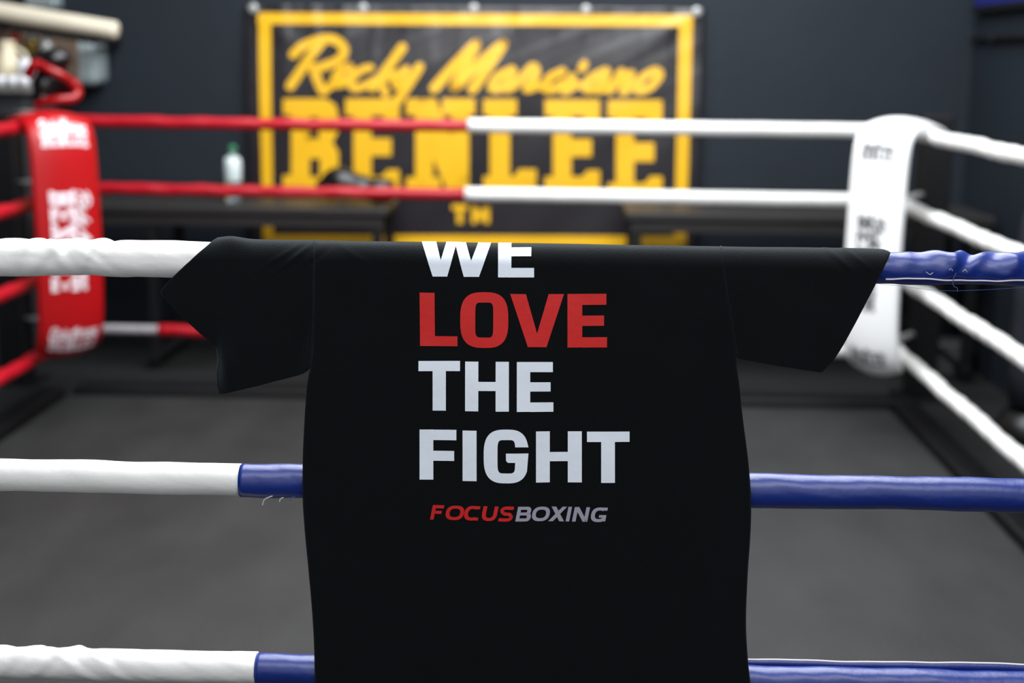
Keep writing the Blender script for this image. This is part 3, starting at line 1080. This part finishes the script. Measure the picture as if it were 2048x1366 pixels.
def top_py(px):
    """image row where the cloth turns out of sight over the rope"""
    lo, hi = 400.0, 560.0
    for _ in range(30):
        m_ = (lo + hi) / 2
        if rope_hit(px, m_, CR)[1] < 0:
            lo = m_
        else:
            hi = m_
    return hi


def cloth_panel(name, left, right, y1, back_len, back_taper, nxc, ny_front, bump=None, label=None):
    """rows of cloth from the bottom row y1 up over the rope and down behind it"""
    rows = []
    nb = 8
    for j in range(ny_front + 1):
        f = j / ny_front
        row = []
        for i in range(nxc + 1):
            u = i / nxc
            yref = y1 + (484 - y1) * f
            l, r_ = left(yref), right(yref)
            px = l + (r_ - l) * u
            tp = top_py(px)
            py = y1 + (tp - y1) * f
            l, r_ = left(py), right(py)
            px = l + (r_ - l) * u
            # rows close up towards the turn so that the curve stays round
            q = cloth(px, py)
            if bump:
                q = q + bump(px, py)
            row.append(q)
        rows.append(row)
    top = rows[-1]
    # make the last rows follow the arc evenly
    for k in range(1, 9):
        row = []
        for i, p_ in enumerate(top):
            ph0 = math.atan2(p_.z - Z1, -(p_.y - NEAR_Y))
            ph = ph0 + (math.pi - ph0) * k / 8
            r0 = math.hypot(p_.z - Z1, p_.y - NEAR_Y)
            rr = r0 + (CR - r0) * k / 8
            row.append(Vector((p_.x, NEAR_Y - rr * math.cos(ph), Z1 + rr * math.sin(ph))))
        rows.append(row)
    last = rows[-1]
    cxm = (last[0].x + last[-1].x) / 2
    for k in range(1, nb + 1):
        f = k / nb
        row = []
        for i, p_ in enumerate(last):
            u = i / nxc
            xx = cxm + (p_.x - cxm) * (1 - back_taper * f)
            row.append(Vector((xx, p_.y + 0.003 * hnoise(u * 9, 1.0) * f, p_.z - back_len * f)))
        rows.append(row)
    V = [v for r_ in rows for v in r_]
    n1 = nxc + 1
    Fc = [(j * n1 + i, j * n1 + i + 1, (j + 1) * n1 + i + 1, (j + 1) * n1 + i) for j in range(len(rows) - 1) for i in range(nxc)]
    o = link_mesh(name, V, Fc, 'cotton', shirt)
    md = o.modifiers.new('thick', 'SOLIDIFY')
    # keep the outside where it is: thickness grows towards the rope
    md.thickness = 0.0022
    md.offset = 0
    if label:
        o['label'] = label
    return o


BL = [(470, 629), (530, 629), (640, 627), (735, 622), (752, 618), (800, 613), (850, 610), (920, 607), (1000, 607), (1060, 611), (1130, 618), (1250, 628), (1366, 632), (1440, 634)]
BR = [(470, 1439), (540, 1447), (600, 1456), (690, 1470), (735, 1473), (760, 1477), (830, 1484), (930, 1496), (1000, 1501), (1060, 1500), (1150, 1494), (1250, 1491), (1320, 1495), (1366, 1500), (1440, 1503)]
body = cloth_panel('shirt_body', lambda y: sinterp(BL, y), lambda y: sinterp(BR, y), 1425, 0.13, 0.05, 150, 240)
LL = [(474, 448), (484, 425), (505, 399), (530, 371), (556, 344), (570, 331), (582, 322), (592, 326), (625, 358), (665, 401), (684, 425), (695, 433), (715, 436), (745, 433), (768, 435), (785, 442)]
LR = [(474, 629), (640, 627), (735, 621), (742, 614), (748, 604), (754, 578), (760, 553), (768, 524), (776, 490), (785, 443)]


def sl_bump(px, py):
    # upper sleeve rides up slightly where it leaves the rope
    k = math.exp(-((px - 462) / 30) ** 2) * math.exp(-((py - 480) / 22) ** 2)
    return Vector((0, -0.002 * k, 0.0045 * k))


ls = cloth_panel('sleeve', lambda y: interp(LL, y), lambda y: interp(LR, y), 785, 0.03, 0.1, 60, 110, sl_bump, 'short sleeve bunched over the white rope sleeve')
RL = [(470, 1439), (540, 1447), (600, 1456), (690, 1470), (716, 1473), (722, 1510), (730, 1560), (737, 1600), (742, 1636)]
RR_ = [(484, 1660), (489.5, 1690), (492, 1725), (496, 1752), (501, 1772), (505, 1781), (520, 1775), (555, 1758), (590, 1740), (640, 1713), (680, 1690), (700, 1678), (718, 1666), (732, 1652), (742, 1641)]
rs = cloth_panel('sleeve', lambda y: interp(RL, y), lambda y: interp(RR_, y), 742, 0.03, 0.1, 70, 100, None, 'short sleeve lying flat over the blue rope sleeve')


def seam(path, rad):
    pts = [cloth(x, y, 0.0012) for x, y in path]
    return tube_pts('armhole_seam', pts, rad, 'cotton', body, 6)


seam([(interp([(480, 629), (640, 627.5), (735, 622)], y), y) for y in range(480, 736, 4)], 0.0011)
seam([(interp(RL[:5], y), y) for y in range(489, 716, 4)], 0.0011)


# ---- the slogan (shapes traced in two enlargements, converted to the pixel frame)
def conv(shapes, s, ox, oy):
    f_ = lambda P: [(ox + x * s, oy + y * s) for x, y in P]
    return [(f_(o_), [f_(h) for h in hs]) for o_, hs in shapes]


c1 = (460 / 2048, 820, 460)
c2 = (460 / 1745, 820, 700)
we = [([(100, 96), (228, 96), (275, 270), (332, 96), (490, 98), (545, 275), (618, 100), (730, 102), (615, 415), (480, 415), (408, 150), (333, 412), (203, 412)], []),
      rect(785, 104, 903, 419), rect(903, 165, 1080, 239), rect(903, 335, 1105, 419), rect(903, 104, 1098, 120)]
love = [([(87, 554), (220, 556), (225, 939), (425, 941), (425, 1029), (93, 1026)], []), ring(663, 796, 214, 246, 80, 154, 2.9, 6),
        ([(893, 564), (1033, 566), (1132, 915), (1235, 566), (1371, 566), (1216, 1035), (1050, 1033)], []),
        rect(1402, 565, 1533, 1038), rect(1533, 565, 1748, 663), rect(1533, 757, 1727, 848), rect(1533, 948, 1753, 1039)]
the = [rect(68, 76, 382, 152), rect(175, 152, 275, 451), rect(421, 80, 521, 453), rect(652, 80, 752, 454), rect(521, 231, 652, 299),
       rect(812, 82, 913, 457), rect(913, 82, 1084, 158), rect(913, 235, 1067, 305), rect(913, 387, 1088, 458)]
gout = sq_arc(731, 792, 169, 203, -19.5, -342, 40, 2.9)
g_poly = [(900, 724)] + sq_arc(731, 792, 169, 203, -25, -335, 50, 2.9) + [(900, 770), (730, 770), (731, 825), (745, 840), (800, 840)] + \
    sq_arc(733.5, 794, 67, 126, 30, 330, 36, 5.5) + [(800, 723)]
fight = [rect(76, 594, 180, 973), rect(180, 595, 355, 674), rect(180, 755, 338, 831), rect(402, 599, 508, 981), (g_poly, []),
         rect(957, 605, 1061, 991), rect(1197, 607, 1303, 992), rect(1061, 762, 1197, 832), rect(1342, 609, 1664, 687), rect(1449, 687, 1553, 995)]
lay = lambda x, y: cloth(x, y, 0.0018)
print_mesh('slogan_word', conv(we, *c1), lay, 3.0, 'print_white', body, 'white printed word WE')
print_mesh('slogan_word', conv(love, *c1), lay, 8, 'print_red', body, 'red printed word LOVE')
print_mesh('slogan_word', conv(the, *c2), lay, 8, 'print_white', body, 'white printed word THE')
print_mesh('slogan_word', conv(fight, *c2), lay, 8, 'print_white', body, 'white printed word FIGHT')


# club name: extended italic capitals
def club():
    y0, y1 = 1172, 1283
    ym = (y0 + y1) / 2
    t = 13.5
    sh = 0.20

    def I_(x):
        return rect(x, y0, x + 2 * t, y1)

    def arcs(cx, rx, a0, a1, ry=None, cy=None):
        ry = ry or (y1 - y0) / 2
        cy = cy or ym
        return sq_arc(cx, cy, rx, ry, a0, a1, 30, 2.5) + sq_arc(cx, cy, rx - 2 * t - 2, ry - 2 * t + 4, a1, a0, 30, 2.5)
    Fq = [I_(155), rect(170, y0, 242, y0 + 24), rect(170, y0 + 43, 232, y0 + 66)]
    O1 = [ring(333, ym, 69, 55, 40, 32, 2.5, 2.5)]
    C1 = [(arcs(466, 62, 52, 308), []), rect(490, y0 + 1, 516, y0 + 24), rect(490, y1 - 24, 516, y1 - 1)]
    U1 = [(arcs(596, 57, 0, 180, 55, ym + 0), []), rect(539, y0, 539 + 2 * t + 2, ym), rect(653 - 2 * t - 2, y0, 653, ym)]
    S1 = strokes([smooth_line([(768, y0 + 12), (705, y0 + 12), (684, y0 + 30), (708, ym - 1), (745, ym + 3), (764, y1 - 30), (742, y1 - 12), (672, y1 - 12)], 5)], 12.5, False)
    B1 = [I_(800), rect(810, y0, 870, y0 + 23), rect(810, ym - 12, 875, ym + 10), rect(810, y1 - 23, 875, y1),
          (arcs(868, 36, -90, 90, 33, y0 + 33), []), (arcs(872, 38, -90, 90, 33, y1 - 33), [])]
    O2 = [ring(983, ym, 66, 55, 38, 32, 2.5, 2.5)]
    X1 = [([(1052, y0), (1088, y0), (1168, y1), (1132, y1)], []), ([(1136, y0), (1170, y0), (1084, y1), (1048, y1)], [])]
    I1 = [I_(1180)]
    N1 = [I_(1228), I_(1316), ([(1228, y0), (1262, y0), (1343, y1), (1309, y1)], [])]
    G1 = [(arcs(1424, 62, 40, 308), []), rect(1450, y0 + 1, 1478, y0 + 24), rect(1448, ym + 2, 1478, y1 - 6), rect(1424, ym + 2, 1470, ym + 22)]
    k = lambda S: [([(x + (y1 - y) * sh, y + 0.012 * (x - 800)) for x, y in o_], [[(x + (y1 - y) * sh, y + 0.012 * (x - 800)) for x, y in h] for h in hs]) for o_, hs in S]
    return k(Fq + O1 + C1 + U1 + S1), k(B1 + O2 + X1 + I1 + N1 + G1)


fo, bo = club()
print_mesh('club_name', conv(fo, *c2), lay, 8, 'print_red', body, 'red italic lettering FOCUS')
print_mesh('club_name', conv(bo, *c2), lay, 8, 'print_grey', body, 'grey italic lettering BOXING')
